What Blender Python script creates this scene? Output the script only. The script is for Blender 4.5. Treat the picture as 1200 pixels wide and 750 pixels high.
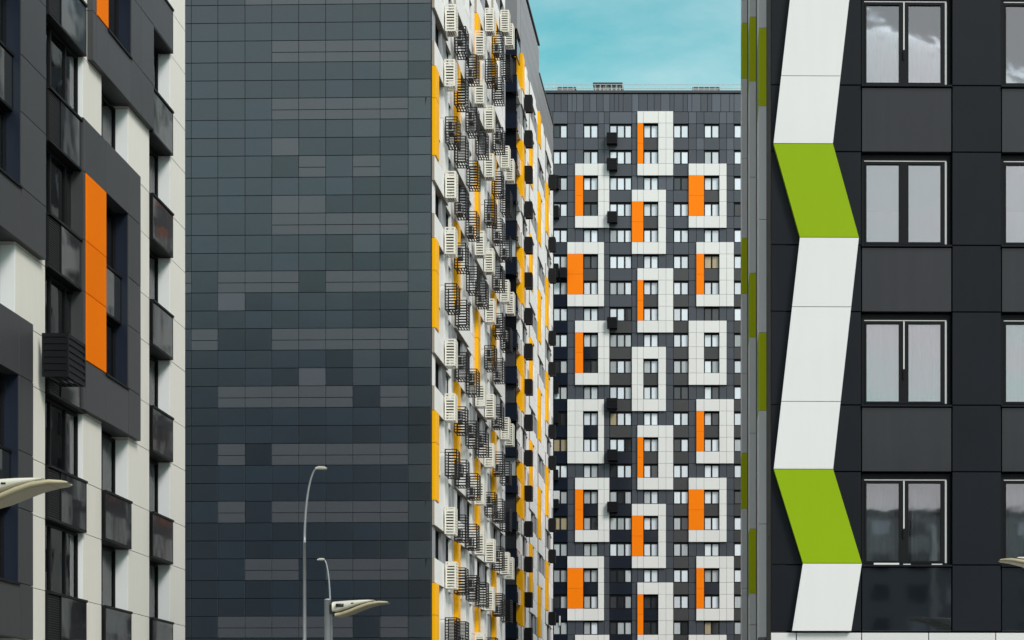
import bpy, math, random
from mathutils import Vector
R = math.radians
rng = random.Random(7)
for o in list(bpy.data.objects):
    bpy.data.objects.remove(o)
S = bpy.context.scene
C = S.collection

# ------------------------------------------------------------------ camera (a shift lens held level)
FPX, CX, CY, CAMZ = 2200.0, 850.0, 885.0, 1.6
cam = bpy.data.cameras.new('camera'); camo = bpy.data.objects.new('camera', cam); C.objects.link(camo)
cam.sensor_width = 36.0; cam.lens = 36.0 * FPX / 1200.0
cam.shift_x = -(CX - 600.0) / 1200.0; cam.shift_y = (CY - 375.0) / 1200.0
cam.clip_start = 0.1; cam.clip_end = 5000
camo.location = (0, 0, CAMZ); camo.rotation_euler = (R(90), 0, 0)
S.camera = camo

# ------------------------------------------------------------------ sky and sun
SUN_ELEV, SUN_AZ = R(42), R(139)      # azimuth clockwise from +Y
W = bpy.data.worlds.new('World'); S.world = W; W.use_nodes = True
nt = W.node_tree; N = nt.nodes; L = nt.links
for n in list(N): N.remove(n)
out = N.new('ShaderNodeOutputWorld'); bg = N.new('ShaderNodeBackground'); bg.inputs['Strength'].default_value = 0.1
sky = N.new('ShaderNodeTexSky'); sky.sky_type = 'NISHITA'; sky.sun_disc = False
sky.sun_elevation = SUN_ELEV; sky.sun_rotation = SUN_AZ; sky.air_density = 1.2; sky.dust_density = 1.5; sky.ozone_density = 1.0
tint = N.new('ShaderNodeMix'); tint.data_type = 'RGBA'; tint.blend_type = 'MULTIPLY'; tint.inputs['Factor'].default_value = 1.0
tint.inputs['B'].default_value = (0.64, 1.36, 1.02, 1)
L.new(sky.outputs[0], tint.inputs['A'])
geo = N.new('ShaderNodeTexCoord'); sep = N.new('ShaderNodeSeparateXYZ'); L.new(geo.outputs['Generated'], sep.inputs[0])
den = N.new('ShaderNodeMath'); den.operation = 'MAXIMUM'; den.inputs[1].default_value = 0.0; L.new(sep.outputs[2], den.inputs[0])
den2 = N.new('ShaderNodeMath'); den2.operation = 'ADD'; den2.inputs[1].default_value = 0.12; L.new(den.outputs[0], den2.inputs[0])
dx = N.new('ShaderNodeMath'); dx.operation = 'DIVIDE'; L.new(sep.outputs[0], dx.inputs[0]); L.new(den2.outputs[0], dx.inputs[1])
dy = N.new('ShaderNodeMath'); dy.operation = 'DIVIDE'; L.new(sep.outputs[1], dy.inputs[0]); L.new(den2.outputs[0], dy.inputs[1])
comb = N.new('ShaderNodeCombineXYZ'); L.new(dx.outputs[0], comb.inputs[0]); L.new(dy.outputs[0], comb.inputs[1])
noi = N.new('ShaderNodeTexNoise'); noi.inputs['Scale'].default_value = 0.42; noi.inputs['Detail'].default_value = 9; noi.inputs['Roughness'].default_value = 0.58
noi.inputs['Distortion'].default_value = 0.4
shift = N.new('ShaderNodeMapping'); shift.inputs['Location'].default_value = (-8.1, -9.5, 0.0)
L.new(comb.outputs[0], shift.inputs['Vector']); L.new(shift.outputs[0], noi.inputs['Vector'])
ramp = N.new('ShaderNodeValToRGB'); ramp.color_ramp.elements[0].position = 0.36; ramp.color_ramp.elements[1].position = 0.58
L.new(noi.outputs['Fac'], ramp.inputs[0])
cl = N.new('ShaderNodeMix'); cl.data_type = 'RGBA'; cl.inputs['B'].default_value = (8.2, 7.95, 8.15, 1)
L.new(ramp.outputs[0], cl.inputs['Factor']); L.new(tint.outputs['Result'], cl.inputs['A'])
L.new(cl.outputs['Result'], bg.inputs[0]); L.new(bg.outputs[0], out.inputs[0])

sl = bpy.data.lights.new('sun', 'SUN'); sl.energy = 2.0; sl.angle = R(18); sl.color = (1.0, 0.865, 0.85)
so = bpy.data.objects.new('sun', sl); C.objects.link(so); so.location = (30, -30, 60)
sd = Vector((math.sin(SUN_AZ) * math.cos(SUN_ELEV), math.cos(SUN_AZ) * math.cos(SUN_ELEV), math.sin(SUN_ELEV)))
so.rotation_euler = sd.to_track_quat('Z', 'Y').to_euler()
S.view_settings.view_transform = 'Standard'; S.view_settings.look = 'None'
S.view_settings.exposure = 0.52; S.view_settings.gamma = 1.0; S.view_settings.use_curve_mapping = False

# ------------------------------------------------------------------ materials
MATS = {}
def mat(name, col, rough=0.5, spec=0.5, rand=0.0, noise=0.0, nscale=0.6, streak=0.0, bump=0.0, bscale=0.5, metal=0.0, folds=0.0, coat=0.0):
    m = bpy.data.materials.new(name); m.use_nodes = True
    n = m.node_tree.nodes; l = m.node_tree.links
    p = n['Principled BSDF']
    p.inputs['Roughness'].default_value = rough; p.inputs['Metallic'].default_value = metal
    p.inputs['Specular IOR Level'].default_value = spec
    p.inputs['Coat Weight'].default_value = coat; p.inputs['Coat Roughness'].default_value = rough
    p.inputs['Base Color'].default_value = (*col, 1)
    terms = []
    g = n.new('ShaderNodeNewGeometry')
    def math_(op, a, b):
        x = n.new('ShaderNodeMath'); x.operation = op
        for i, v in enumerate((a, b)):
            if isinstance(v, (int, float)): x.inputs[i].default_value = v
            else: l.new(v, x.inputs[i])
        return x.outputs[0]
    if rand:
        oi = n.new('ShaderNodeObjectInfo')
        terms.append(math_('MULTIPLY', math_('SUBTRACT', oi.outputs['Random'], 0.5), 2 * rand))
    if noise:
        t = n.new('ShaderNodeTexNoise'); t.inputs['Scale'].default_value = nscale; t.inputs['Detail'].default_value = 5
        l.new(g.outputs['Position'], t.inputs['Vector'])
        terms.append(math_('MULTIPLY', math_('SUBTRACT', t.outputs['Fac'], 0.5), 2 * noise))
    if streak:
        mp = n.new('ShaderNodeMapping'); mp.inputs['Scale'].default_value = (5.0, 5.0, 0.35)
        l.new(g.outputs['Position'], mp.inputs['Vector'])
        t = n.new('ShaderNodeTexNoise'); t.inputs['Scale'].default_value = 1.3; t.inputs['Detail'].default_value = 6
        l.new(mp.outputs[0], t.inputs['Vector'])
        terms.append(math_('MULTIPLY', math_('SUBTRACT', t.outputs['Fac'], 0.5), 2 * streak))
    if folds:
        mp = n.new('ShaderNodeMapping'); mp.inputs['Scale'].default_value = (1, 1, 0.03)
        l.new(g.outputs['Position'], mp.inputs['Vector'])
        t = n.new('ShaderNodeTexNoise'); t.inputs['Scale'].default_value = 7.0; t.inputs['Detail'].default_value = 2
        l.new(mp.outputs[0], t.inputs['Vector'])
        terms.append(math_('MULTIPLY', math_('SUBTRACT', t.outputs['Fac'], 0.5), 2 * folds))
    if terms:
        s = 1.0
        for t in terms: s = math_('ADD', t, s)
        vm = n.new('ShaderNodeVectorMath'); vm.operation = 'SCALE'; vm.inputs[0].default_value = col
        l.new(s, vm.inputs['Scale']); l.new(vm.outputs[0], p.inputs['Base Color'])
    if bump:
        t = n.new('ShaderNodeTexNoise'); t.inputs['Scale'].default_value = bscale; t.inputs['Detail'].default_value = 2
        l.new(g.outputs['Position'], t.inputs['Vector'])
        b = n.new('ShaderNodeBump'); b.inputs['Strength'].default_value = bump; b.inputs['Distance'].default_value = 0.05
        l.new(t.outputs['Fac'], b.inputs['Height']); l.new(b.outputs[0], p.inputs['Normal'])
    MATS[name] = m
    return m
def glass_mat(name, tintc, ior):
    m = bpy.data.materials.new(name); m.use_nodes = True
    n = m.node_tree.nodes; l = m.node_tree.links
    n.remove(n['Principled BSDF']); o = n['Material Output']
    tr = n.new('ShaderNodeBsdfTransparent'); tr.inputs[0].default_value = (*tintc, 1)
    gl = n.new('ShaderNodeBsdfGlossy'); gl.inputs['Roughness'].default_value = 0.02
    gl.inputs[0].default_value = (0.95, 0.97, 1, 1)
    fr = n.new('ShaderNodeFresnel'); fr.inputs['IOR'].default_value = ior
    g = n.new('ShaderNodeNewGeometry'); t = n.new('ShaderNodeTexNoise'); t.inputs['Scale'].default_value = 1.4
    l.new(g.outputs['Position'], t.inputs['Vector'])
    b = n.new('ShaderNodeBump'); b.inputs['Strength'].default_value = 0.05; b.inputs['Distance'].default_value = 0.02
    l.new(t.outputs['Fac'], b.inputs['Height']); l.new(b.outputs[0], gl.inputs['Normal'])
    mx = n.new('ShaderNodeMixShader'); l.new(fr.outputs[0], mx.inputs[0]); l.new(tr.outputs[0], mx.inputs[1]); l.new(gl.outputs[0], mx.inputs[2])
    l.new(mx.outputs[0], o.inputs[0]); MATS[name] = m
    return m

# slate end wall
mat('slate', (0.007, 0.0125, 0.022), 0.22, 1.0, coat=0.28, rand=0.25, noise=0.10, bump=0.10, bscale=0.9, streak=0.08)
mat('slate_dark', (0.005, 0.009, 0.016), 0.22, 1.0, coat=0.05, rand=0.12, noise=0.10, bump=0.10, bscale=0.9, streak=0.08)
mat('slate_light', (0.040, 0.042, 0.055), 0.30, 1.0, coat=0.4, rand=0.20, noise=0.10, bump=0.06, bscale=0.9, streak=0.05)
mat('slate_mid', (0.017, 0.023, 0.032), 0.24, 1.0, coat=0.45, rand=0.08, noise=0.10, bump=0.08, bscale=0.9, streak=0.08)
mat('joint', (0.012, 0.013, 0.015), 0.8, 0.2)
# charcoal block
mat('charcoal', (0.0105, 0.012, 0.0165), 0.38, 0.13, rand=0.10, noise=0.14, nscale=1.2, streak=0.10, bump=0.05, bscale=1.0)
mat('spandrel', (0.017, 0.0182, 0.0225), 0.16, 0.42, rand=0.15, noise=0.15, nscale=1.0, streak=0.22, bump=0.05, bscale=1.3)
mat('spandrel_glass', (0.008, 0.010, 0.014), 0.03, 1.0, coat=0.4, bump=0.02, bscale=1.3)
mat('balcony_glass', (0.008, 0.009, 0.012), 0.03, 1.0, bump=0.16, bscale=0.55, coat=1.0)
mat('ribbon_white', (0.70, 0.695, 0.70), 0.42, 0.4, noise=0.03, streak=0.025, rand=0.01)
mat('ribbon_green', (0.25, 0.385, 0.004), 0.45, 0.12, noise=0.03, streak=0.02)
mat('ribbon_edge', (0.30, 0.29, 0.265), 0.5, 0.4, noise=0.08, nscale=0.4, streak=0.06)
mat('edge_green_lifted', (0.52, 0.58, 0.004), 0.45, 0.15)  # yellower side edges, green also brightened to make up for the shade there
mat('base_white', (0.62, 0.62, 0.62), 0.5, 0.4, rand=0.04, streak=0.03)
mat('side_wall', (0.045, 0.043, 0.038), 0.6, 0.3, noise=0.1)
mat('frame_black', (0.009, 0.009, 0.011), 0.5, 0.12)
mat('aluminium', (0.55, 0.55, 0.56), 0.4, 0.5)
mat('curtain', (0.90, 0.91, 0.92), 0.9, 0.1, folds=0.10)
mat('curtain_grey', (0.50, 0.52, 0.53), 0.9, 0.1, folds=0.15)
mat('blind', (0.72, 0.74, 0.73), 0.8, 0.1)
mat('room_pale', (0.62, 0.61, 0.58), 0.9, 0.1)
mat('room_dark', (0.03, 0.03, 0.032), 0.9, 0.1)
glass_mat('glass', (0.98, 0.985, 0.985), 2.1)
glass_mat('glass_clear', (0.985, 0.99, 0.99), 1.6)
glass_mat('glass_coated', (0.985, 0.99, 0.99), 2.7)
glass_mat('glass_smoked', (0.30, 0.31, 0.33), 1.7)
# left block
mat('cream', (0.78, 0.755, 0.69), 0.50, 0.35, rand=0.025, noise=0.03, streak=0.035)
mat('reveal_white', (0.74, 0.76, 0.78), 0.5, 0.3)
mat('graphite', (0.050, 0.0515, 0.056), 0.45, 0.25, rand=0.10, noise=0.08, streak=0.08, bump=0.04)
mat('graphite_edge', (0.012, 0.012, 0.014), 0.5, 0.3)
mat('navy_reveal', (0.010, 0.014, 0.028), 0.35, 0.4)
mat('orange', (0.90, 0.19, 0.0), 0.6, 0.03, rand=0.03, noise=0.03)
mat('grille', (0.020, 0.020, 0.021), 0.5, 0.4)
# far tower
mat('tower_grey', (0.050, 0.057, 0.074), 0.42, 0.5, rand=0.10, noise=0.08, nscale=0.15, streak=0.05)
mat('tower_grey_light', (0.075, 0.086, 0.110), 0.45, 0.5, rand=0.10)
mat('tower_grey_brown', (0.044, 0.042, 0.046), 0.40, 0.5, rand=0.14)
mat('tower_glass_navy', (0.010, 0.014, 0.024), 0.12, 0.5, rand=0.1)
mat('tower_white', (0.71, 0.70, 0.695), 0.5, 0.35, rand=0.025, noise=0.02)
mat('tower_orange', (0.95, 0.21, 0.002), 0.5, 0.10, rand=0.02)
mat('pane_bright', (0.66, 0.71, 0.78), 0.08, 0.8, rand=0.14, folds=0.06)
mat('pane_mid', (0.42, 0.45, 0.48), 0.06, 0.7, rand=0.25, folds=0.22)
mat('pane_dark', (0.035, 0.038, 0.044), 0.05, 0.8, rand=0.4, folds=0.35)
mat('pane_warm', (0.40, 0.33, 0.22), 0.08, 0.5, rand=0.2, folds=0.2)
# basket walls
mat('basket_white', (0.74, 0.715, 0.64), 0.5, 0.35, rand=0.03)
mat('basket_black', (0.008, 0.008, 0.010), 0.5, 0.15)
mat('wall_white', (0.78, 0.775, 0.77), 0.5, 0.35, rand=0.03, noise=0.03, streak=0.04)
mat('wall_grey', (0.26, 0.27, 0.29), 0.5, 0.35, rand=0.08, noise=0.05)
mat('wall_grey_dark', (0.19, 0.19, 0.20), 0.45, 0.4, rand=0.05, noise=0.06)
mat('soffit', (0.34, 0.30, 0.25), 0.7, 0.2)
mat('yellow', (0.92, 0.44, 0.002), 0.5, 0.10, rand=0.03)
mat('machine_grey', (0.42, 0.43, 0.43), 0.5, 0.4, rand=0.15)
mat('machine_fan', (0.05, 0.05, 0.055), 0.5, 0.4)
mat('glass_dark', (0.006, 0.007, 0.010), 0.5, 0.02, rand=0.3, folds=0.3)
# lamps, roofs, ground
mat('galvanised', (0.42, 0.44, 0.47), 0.42, 0.5, noise=0.12, nscale=6, metal=0.35)
mat('lamp_cream', (0.58, 0.56, 0.49), 0.4, 0.4, noise=0.03)
mat('lamp_blade', (0.36, 0.32, 0.21), 0.45, 0.4, noise=0.05)
mat('lamp_black', (0.02, 0.02, 0.02), 0.5, 0.3)
mat('roofing', (0.12, 0.12, 0.125), 0.8, 0.2, noise=0.1)
mat('railing', (0.45, 0.47, 0.48), 0.45, 0.4)
mat('asphalt', (0.05, 0.05, 0.052), 0.85, 0.2, noise=0.2, nscale=3)
mat('paving', (0.26, 0.25, 0.24), 0.8, 0.2, noise=0.15, nscale=2)
mat('turf', (0.055, 0.085, 0.03), 0.9, 0.1, noise=0.4, nscale=1)
mat('concrete', (0.15, 0.148, 0.14), 0.85, 0.2, noise=0.2, nscale=0.5)
mat('road_paint', (0.75, 0.75, 0.73), 0.6, 0.2, noise=0.1, nscale=4)

# ------------------------------------------------------------------ mesh helpers (x = along the face, -y = outward, z = up)
class MB:
    def __init__(s): s.v = []; s.f = []; s.mi = []; s.m = []
    def mid(s, m):
        if m not in s.m: s.m.append(m)
        return s.m.index(m)
    def add(s, vs, fs, m):
        b = len(s.v); s.v += vs; k = s.mid(m)
        for f in fs: s.f.append(tuple(b + i for i in f)); s.mi.append(k)
    def box(s, x0, x1, w0, w1, z0, z1, m):        # w = outward
        vs = [(x, -w, z) for w in (w0, w1) for z in (z0, z1) for x in (x0, x1)]
        s.add(vs, [(0, 2, 3, 1), (4, 5, 7, 6), (0, 4, 6, 2), (1, 3, 7, 5), (0, 1, 5, 4), (2, 6, 7, 3)], m)
    def cham(s, x0, x1, w0, w1, z0, z1, m, c=0.008, side=None):
        vs = []
        for w, i in ((w0, 0), (w1 - c, 0), (w1, c)):
            vs += [(x0 + i, -w, z0 + i), (x1 - i, -w, z0 + i), (x1 - i, -w, z1 - i), (x0 + i, -w, z1 - i)]
        s.add(vs[:], [(8, 9, 10, 11)] + [(4 + i, 4 + (i + 1) % 4, 8 + (i + 1) % 4, 8 + i) for i in range(4)], m)
        b = len(s.v) - 12; k = s.mid(side or m)
        for i in range(4): s.f.append((b + i, b + (i + 1) % 4, b + 4 + (i + 1) % 4, b + 4 + i)); s.mi.append(k)
        s.f.append((b + 3, b + 2, b + 1, b)); s.mi.append(k)
    def prism(s, poly, w0, w1, m, side=None):     # poly counter-clockwise in (x, z) seen from outside
        n = len(poly)
        vs = [(x, -w0, z) for x, z in poly] + [(x, -w1, z) for x, z in poly]
        s.add(vs, [tuple(range(n, 2 * n)), tuple(reversed(range(n)))], m)
        b = len(s.v) - 2 * n; k = s.mid(side or m)
        for i in range(n):
            j = (i + 1) % n; s.f.append((b + i, b + j, b + n + j, b + n + i)); s.mi.append(k)
    def tube(s, pts, rad, m, seg=8):
        rings = []
        for i, p in enumerate(pts):
            p = Vector(p); a = Vector(pts[max(i - 1, 0)]); c = Vector(pts[min(i + 1, len(pts) - 1)])
            t = (c - a).normalized(); q = Vector((0, 1, 0)) if abs(t.y) < .9 else Vector((1, 0, 0))
            e1 = t.cross(q).normalized(); e2 = t.cross(e1).normalized()
            r = rad[i] if isinstance(rad, (list, tuple)) else rad
            rings.append([tuple(p + r * (math.cos(2 * math.pi * k / seg) * e1 + math.sin(2 * math.pi * k / seg) * e2)) for k in range(seg)])
        vs = [v for r_ in rings for v in r_]; fs = []
        for i in range(len(rings) - 1):
            for k in range(seg):
                fs.append((i * seg + k, i * seg + (k + 1) % seg, (i + 1) * seg + (k + 1) % seg, (i + 1) * seg + k))
        fs.append(tuple(range(seg))); fs.append(tuple(reversed(range((len(rings) - 1) * seg, len(rings) * seg))))
        s.add(vs, fs, m)
    def mesh(s, name, smooth=False):
        me = bpy.data.meshes.new(name); me.from_pydata(s.v, [], s.f); me.update()
        for m in s.m: me.materials.append(MATS[m])
        me.polygons.foreach_set('material_index', s.mi)
        if smooth: me.polygons.foreach_set('use_smooth', [True] * len(me.polygons))
        return me

CACHE = {}
def cached(key, fn):
    if key not in CACHE: CACHE[key] = fn()
    return CACHE[key]

class Face:
    """A facade plane: origin o, direction u (left to right seen from outside), outward normal n."""
    def __init__(s, o, u):
        s.o = Vector((o[0], o[1])); s.u = Vector((u[0], u[1])).normalized(); s.n = Vector((s.u.y, -s.u.x)); s.ang = math.atan2(s.u.y, s.u.x)
    def at(s, u, z, w=0.0):
        p = s.o + s.u * u + s.n * w
        return Vector((p.x, p.y, z))
    def hit(s, px, py, w=0.0):
        d = Vector(((px - CX) / FPX, 1.0)); t = (w + s.o.dot(s.n)) / d.dot(s.n); P = d * t
        return (P - s.o).dot(s.u), CAMZ + t * (CY - py) / FPX
    def U(s, px, w=0.0): return s.hit(px, 0, w)[0]
def proj(p):
    if p.y < 1: return None
    return CX + FPX * p.x / p.y, CY - FPX * (p.z - CAMZ) / p.y

def thing(name, label, cat, loc, group=None, kind=None):
    o = bpy.data.objects.new(name, None); C.objects.link(o); o.location = loc; o.empty_display_size = 0.5
    if label: o['label'] = label
    if cat: o['category'] = cat
    if group: o['group'] = group
    if kind: o['kind'] = kind
    return o
def put(name, me, root, face, u, z, w=0.0, tilt=0.0):
    o = bpy.data.objects.new(name, me); C.objects.link(o); o.parent = root
    o.location = face.at(u, z, w) - Vector(root.location)
    o.rotation_euler = (tilt, 0, face.ang)
    return o
def sub(name, me, part, du, dz, dw=0.0):
    o = bpy.data.objects.new(name, me); C.objects.link(o); o.parent = part; o.location = (du, -dw, dz)
    return o
def raw(name, me, root, kind=None):
    o = bpy.data.objects.new(name, me); C.objects.link(o); o.parent = root
    if kind: o['kind'] = kind
    return o

def panel_mesh(w, h, d, m, c=0.008, side=None):
    w, h = round(w, 3), round(h, 3)
    def mk():
        b = MB(); b.cham(0, w, -d, 0, 0, h, m, c, side); return b.mesh('panel')
    return cached(('panel', w, h, d, m, c, side), mk)

class Panels:
    """Cladding panels of one kind on one building: the largest in view one by one, the rest joined."""
    def __init__(s, root, name, limit=295, gap=0.010, chamfer=0.008):
        s.root, s.name, s.limit, s.gap, s.c, s.items = root, name, limit, gap, chamfer, []
    def add(s, face, u0, u1, z0, z1, m, w=0.0, d=0.25, side=None):
        if u1 - u0 < 0.03 or z1 - z0 < 0.03: return
        q = [proj(face.at(u, z, w)) for u in (u0, u1) for z in (z0, z1)]
        a = 0
        if all(q):
            xs = [min(max(p[0], 0), 1200) for p in q]; ys = [min(max(p[1], 0), 750) for p in q]
            a = (max(xs) - min(xs)) * (max(ys) - min(ys))
        s.items.append((a, len(s.items), face, u0, u1, z0, z1, m, w, d, side))
    def build(s, tilt=0.0):
        g = s.gap; it = sorted(s.items, key=lambda t: (-t[0], t[1])); rest = MB()
        for k, (a, _, face, u0, u1, z0, z1, m, w, d, side) in enumerate(it):
            if k < s.limit and a > 8:
                put(s.name, panel_mesh(u1 - u0 - 2 * g, z1 - z0 - 2 * g, d, m, s.c, side), s.root, face, u0 + g, z0 + g, w, rng.uniform(-tilt, tilt))
            else:
                b = len(rest.v)
                rest.cham(u0 + g, u1 - g, w - d, w, z0 + g, z1 - g, m, s.c, side)
                for i in range(b, len(rest.v)):
                    x, y, z = rest.v[i]; rest.v[i] = tuple(face.at(x, z, -y) - Vector(s.root.location))
        if rest.v: raw(s.name, rest.mesh(s.name), s.root, 'stuff')

def core(root, name, faces_uzw, m, roof=True):
    """solid block behind the cladding: footprint list of (x, y) world points, bottom, top"""
    pts, z0, z1 = faces_uzw
    b = MB(); r = root.location; n = len(pts)
    vs = [(x - r.x, y - r.y, z0) for x, y in pts] + [(x - r.x, y - r.y, z1) for x, y in pts]
    b.add(vs, [(i, (i + 1) % n, n + (i + 1) % n, n + i) for i in range(n)] + [tuple(reversed(range(n)))], m)
    if roof: b.add(vs[n:], [tuple(range(n))], 'roofing')
    else: b.add(vs[n:], [tuple(range(n))], m)
    return raw(name, b.mesh(name), root)

def window_mesh(w, h, splits, m='frame_black', t=0.06, mt=0.07, dep=0.08):
    """frame ring with mullions; splits = pane widths as fractions"""
    w, h = round(w, 3), round(h, 3)
    def mk():
        b = MB()
        b.box(0, t, -dep, 0, 0, h, m); b.box(w - t, w, -dep, 0, 0, h, m)
        b.box(t, w - t, -dep, -0.002, 0, t, m); b.box(t, w - t, -dep, -0.002, h - t, h, m)
        x = 0
        for fr in splits[:-1]:
            x += fr
            b.box(w * x - mt / 2, w * x + mt / 2, -dep, -0.003, t, h - t, m)
        return b.mesh('window')
    return cached(('win', w, h, tuple(splits), m, t, mt, dep), mk)
def pane_mesh(w, h, m, th=0.02):
    w, h = round(w, 3), round(h, 3)
    def mk():
        b = MB(); b.box(0, w, -th, 0, 0, h, m); return b.mesh('pane')
    return cached(('pane', w, h, m, th), mk)
def window(root, face, u0, z0, w, h, splits, pane_mats, wf, m='frame_black', t=0.06, mt=0.07):
    o = put('window', window_mesh(w, h, splits, m, t, mt), root, face, u0, z0, wf)
    x = 0
    for i, fr in enumerate(splits):
        a = t if i == 0 else w * x + mt / 2
        x += fr
        b = w - t if i == len(splits) - 1 else w * x - mt / 2
        sub('pane', pane_mesh(b - a, h - 2 * t, pane_mats[i % len(pane_mats)]), o, a, t, -0.045)
    return o
def curtain_mesh(w, h, m, amp=0.03, folds=9):
    w, h = round(w, 2), round(h, 2)
    def mk():
        b = MB(); n = folds * 4; vs = []
        for i in range(n + 1):
            y = amp * math.sin(i * math.pi / 2 + 0.4 * math.sin(i * 1.7)) * (0.6 + 0.4 * math.sin(i * 0.63))
            vs += [(w * i / n, y, 0), (w * i / n, y, h)]
        b.add(vs, [(2 * i, 2 * i + 2, 2 * i + 3, 2 * i + 1) for i in range(n)], m)
        return b.mesh('curtain', True)
    return cached(('curtain', w, h, m, folds), mk)

# ------------------------------------------------------------------ ground
def sheet(name, x0, x1, y0, y1, z, m, n=1):
    b = MB(); b.add([(x0, y0, z), (x1, y0, z), (x1, y1, z), (x0, y1, z)], [(0, 1, 2, 3)], m)
    o = bpy.data.objects.new(name, b.mesh(name)); C.objects.link(o); o['kind'] = 'structure'
    return o
sheet('ground', -1500, 1500, -1500, 1500, 0.0, 'concrete')
def slab(name, x0, x1, y0, y1, z1, m):
    b = MB(); b.box(x0, x1, -y1, -y0, -0.2, z1, m)
    o = bpy.data.objects.new(name, b.mesh(name)); C.objects.link(o); o['kind'] = 'structure'
slab('pavement', -13.5, -6.0, -10, 220, 0.13, 'paving')
slab('pavement', -0.6, 12.0, -10, 110, 0.12, 'paving')
sheet('road', -6.0, -0.6, -200, 205, 0.006, 'asphalt')
b = MB()
for k in range(40): b.add([(-3.37, -10 + k * 5, 0.011), (-3.23, -10 + k * 5, 0.011), (-3.23, -7.5 + k * 5, 0.011), (-3.37, -7.5 + k * 5, 0.011)], [(0, 1, 2, 3)], 'road_paint')
o = bpy.data.objects.new('road_markings', b.mesh('road_markings')); C.objects.link(o); o['kind'] = 'structure'

# ================================================================== far tower
YC = 215.0
FC = Face((0.0, YC), (1, 0))
def cu(px): return FC.hit(px, 0)[0]
def cz(py): return FC.hit(850, py)[1]
tower = thing('apartment_tower', 'distant grey tower with white window surrounds and orange strips, its whole roofline against the sky', 'tower', (0, YC, 0))
u_l, u_r = cu(556), cu(934)
ROOF = cz(107.5)
core(tower, 'wall', ([(u_l, YC + .30), (u_r, YC + .30), (u_r, YC + 16), (u_l, YC + 16)], 0, ROOF), 'joint')
cols = [(576, 593.5, 2), (612, 629.5, 2), (648, 665, 2), (683.5, 701, 2), (714.2, 740.5, 3), (754, 771.5, 2), (789, 807, 2), (825, 843, 2), (860, 878, 2), (896, 914, 2)]
NROW = 24
def row_t(i): return 145 + 30.65 * i
def row_b(i): return row_t(i) + 16.7
frames = []   # (x0, x1, window col px, first row, orange x-range or None)
for j in range(-1, 8):
    r = 2 + 3 * j
    if r >= 0:
        wide = j % 2 == 1
        frames.append((665 if wide else 674, 708 if wide else 714.2, (683.5, 701), r, None if r == 11 else ((665 if wide else 674), 683.5)))
        frames.append((816 if wide else 807, 860 if wide else 851.5, (825, 843), r, None if r == 8 else ((816 if wide else 807), 825)))
    r = 3 * (j + 1)
    alt = (j + 1) % 2 == 1
    frames.append((740.5 if alt else 747, 780.5 if alt else 789, (754, 771.5), r, None if r == 9 else ((740.5 if alt else 747), 754)))
xb = sorted(set([556, 565, 576, 593.5, 603, 612, 629.5, 638, 648, 665, 674, 683.5, 701, 708, 714.2, 740.5, 747, 754, 771.5, 780.5, 789, 807, 816, 825, 843, 851.5, 860, 878, 887, 896, 914, 924, 934]))
bands = []   # (ytop, ybottom, kind, row)
for i in range(NROW):
    bands.append((row_t(i) - 13.95, row_t(i), 'sp', i)); bands.append((row_t(i), row_b(i), 'win', i))
def col_of(xa, xb_):
    for c in cols:
        if xa >= c[0] - .1 and xb_ <= c[1] + .1: return c
    return None
dark = Panels(tower, 'facade_panel', 290, 0.02, 0.012)
white_cells = {}
for bi, (ya, yb, kind, row) in enumerate(bands):
    for xa, xe in zip(xb[:-1], xb[1:]):
        c = col_of(xa, xe); fr = None
        for k, F in enumerate(frames):
            if xa >= F[0] - .1 and xe <= F[1] + .1:
                r = F[3]
                if row_t(r) - 14 <= ya + .1 and yb - .1 <= row_b(r + 1) + 14: fr = k
        if fr is not None:
            F = frames[fr]; r = F[3]
            inner = row_t(r) - .1 <= ya and yb <= row_b(r + 1) + .1
            if inner and xa >= F[2][0] - .1 and xe <= F[2][1] + .1:
                if kind == 'sp': dark.add(FC, cu(xa), cu(xe), cz(yb), cz(ya), 'tower_glass_navy' if (row > 8 and F[2][0] < 700) or row > 15 else 'tower_grey_brown', -0.02)
                continue
            orange = inner and F[4] and xa >= F[4][0] - .1 and xe <= F[4][1] + .1
            white_cells.setdefault(fr, []).append((xa, xe, ya, yb, orange))
            continue
        if kind == 'win' and c: continue
        m = 'tower_grey'
        if c and kind == 'sp':
            if c[0] == 648 and row > 4: m = 'tower_glass_navy'
            elif c[0] == 714.2: m = 'tower_grey' if row < 8 else ('tower_grey_brown' if row < 13 else 'tower_glass_navy')
            elif c[0] in (789, 860) and row > 5: m = 'tower_grey_brown'
        if row <= 2 and not c and rng.random() < 0.22: m = 'tower_grey_light'
        if row == 0 and kind == 'sp' and rng.random() < 0.25: m = 'tower_grey_light'
        dark.add(FC, cu(xa), cu(xe), cz(yb), cz(ya), m, 0.0)
# top band of tall narrow panels
x = 556.0
light_px = [(666, 682), (692, 701), (708, 714), (741, 752), (772, 780), (808, 824), (833, 870)]
while x < 934:
    w_ = rng.choice((5.2, 7.8, 10.4)); xe = min(x + w_, 934); mid = (x + xe) / 2
    m = 'tower_grey_light' if any(a <= mid <= c_ for a, c_ in light_px) else 'tower_grey'
    dark.add(FC, cu(x), cu(xe), cz(131), cz(110), m, 0.0); x = xe
dark.build(R(0.12))
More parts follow.
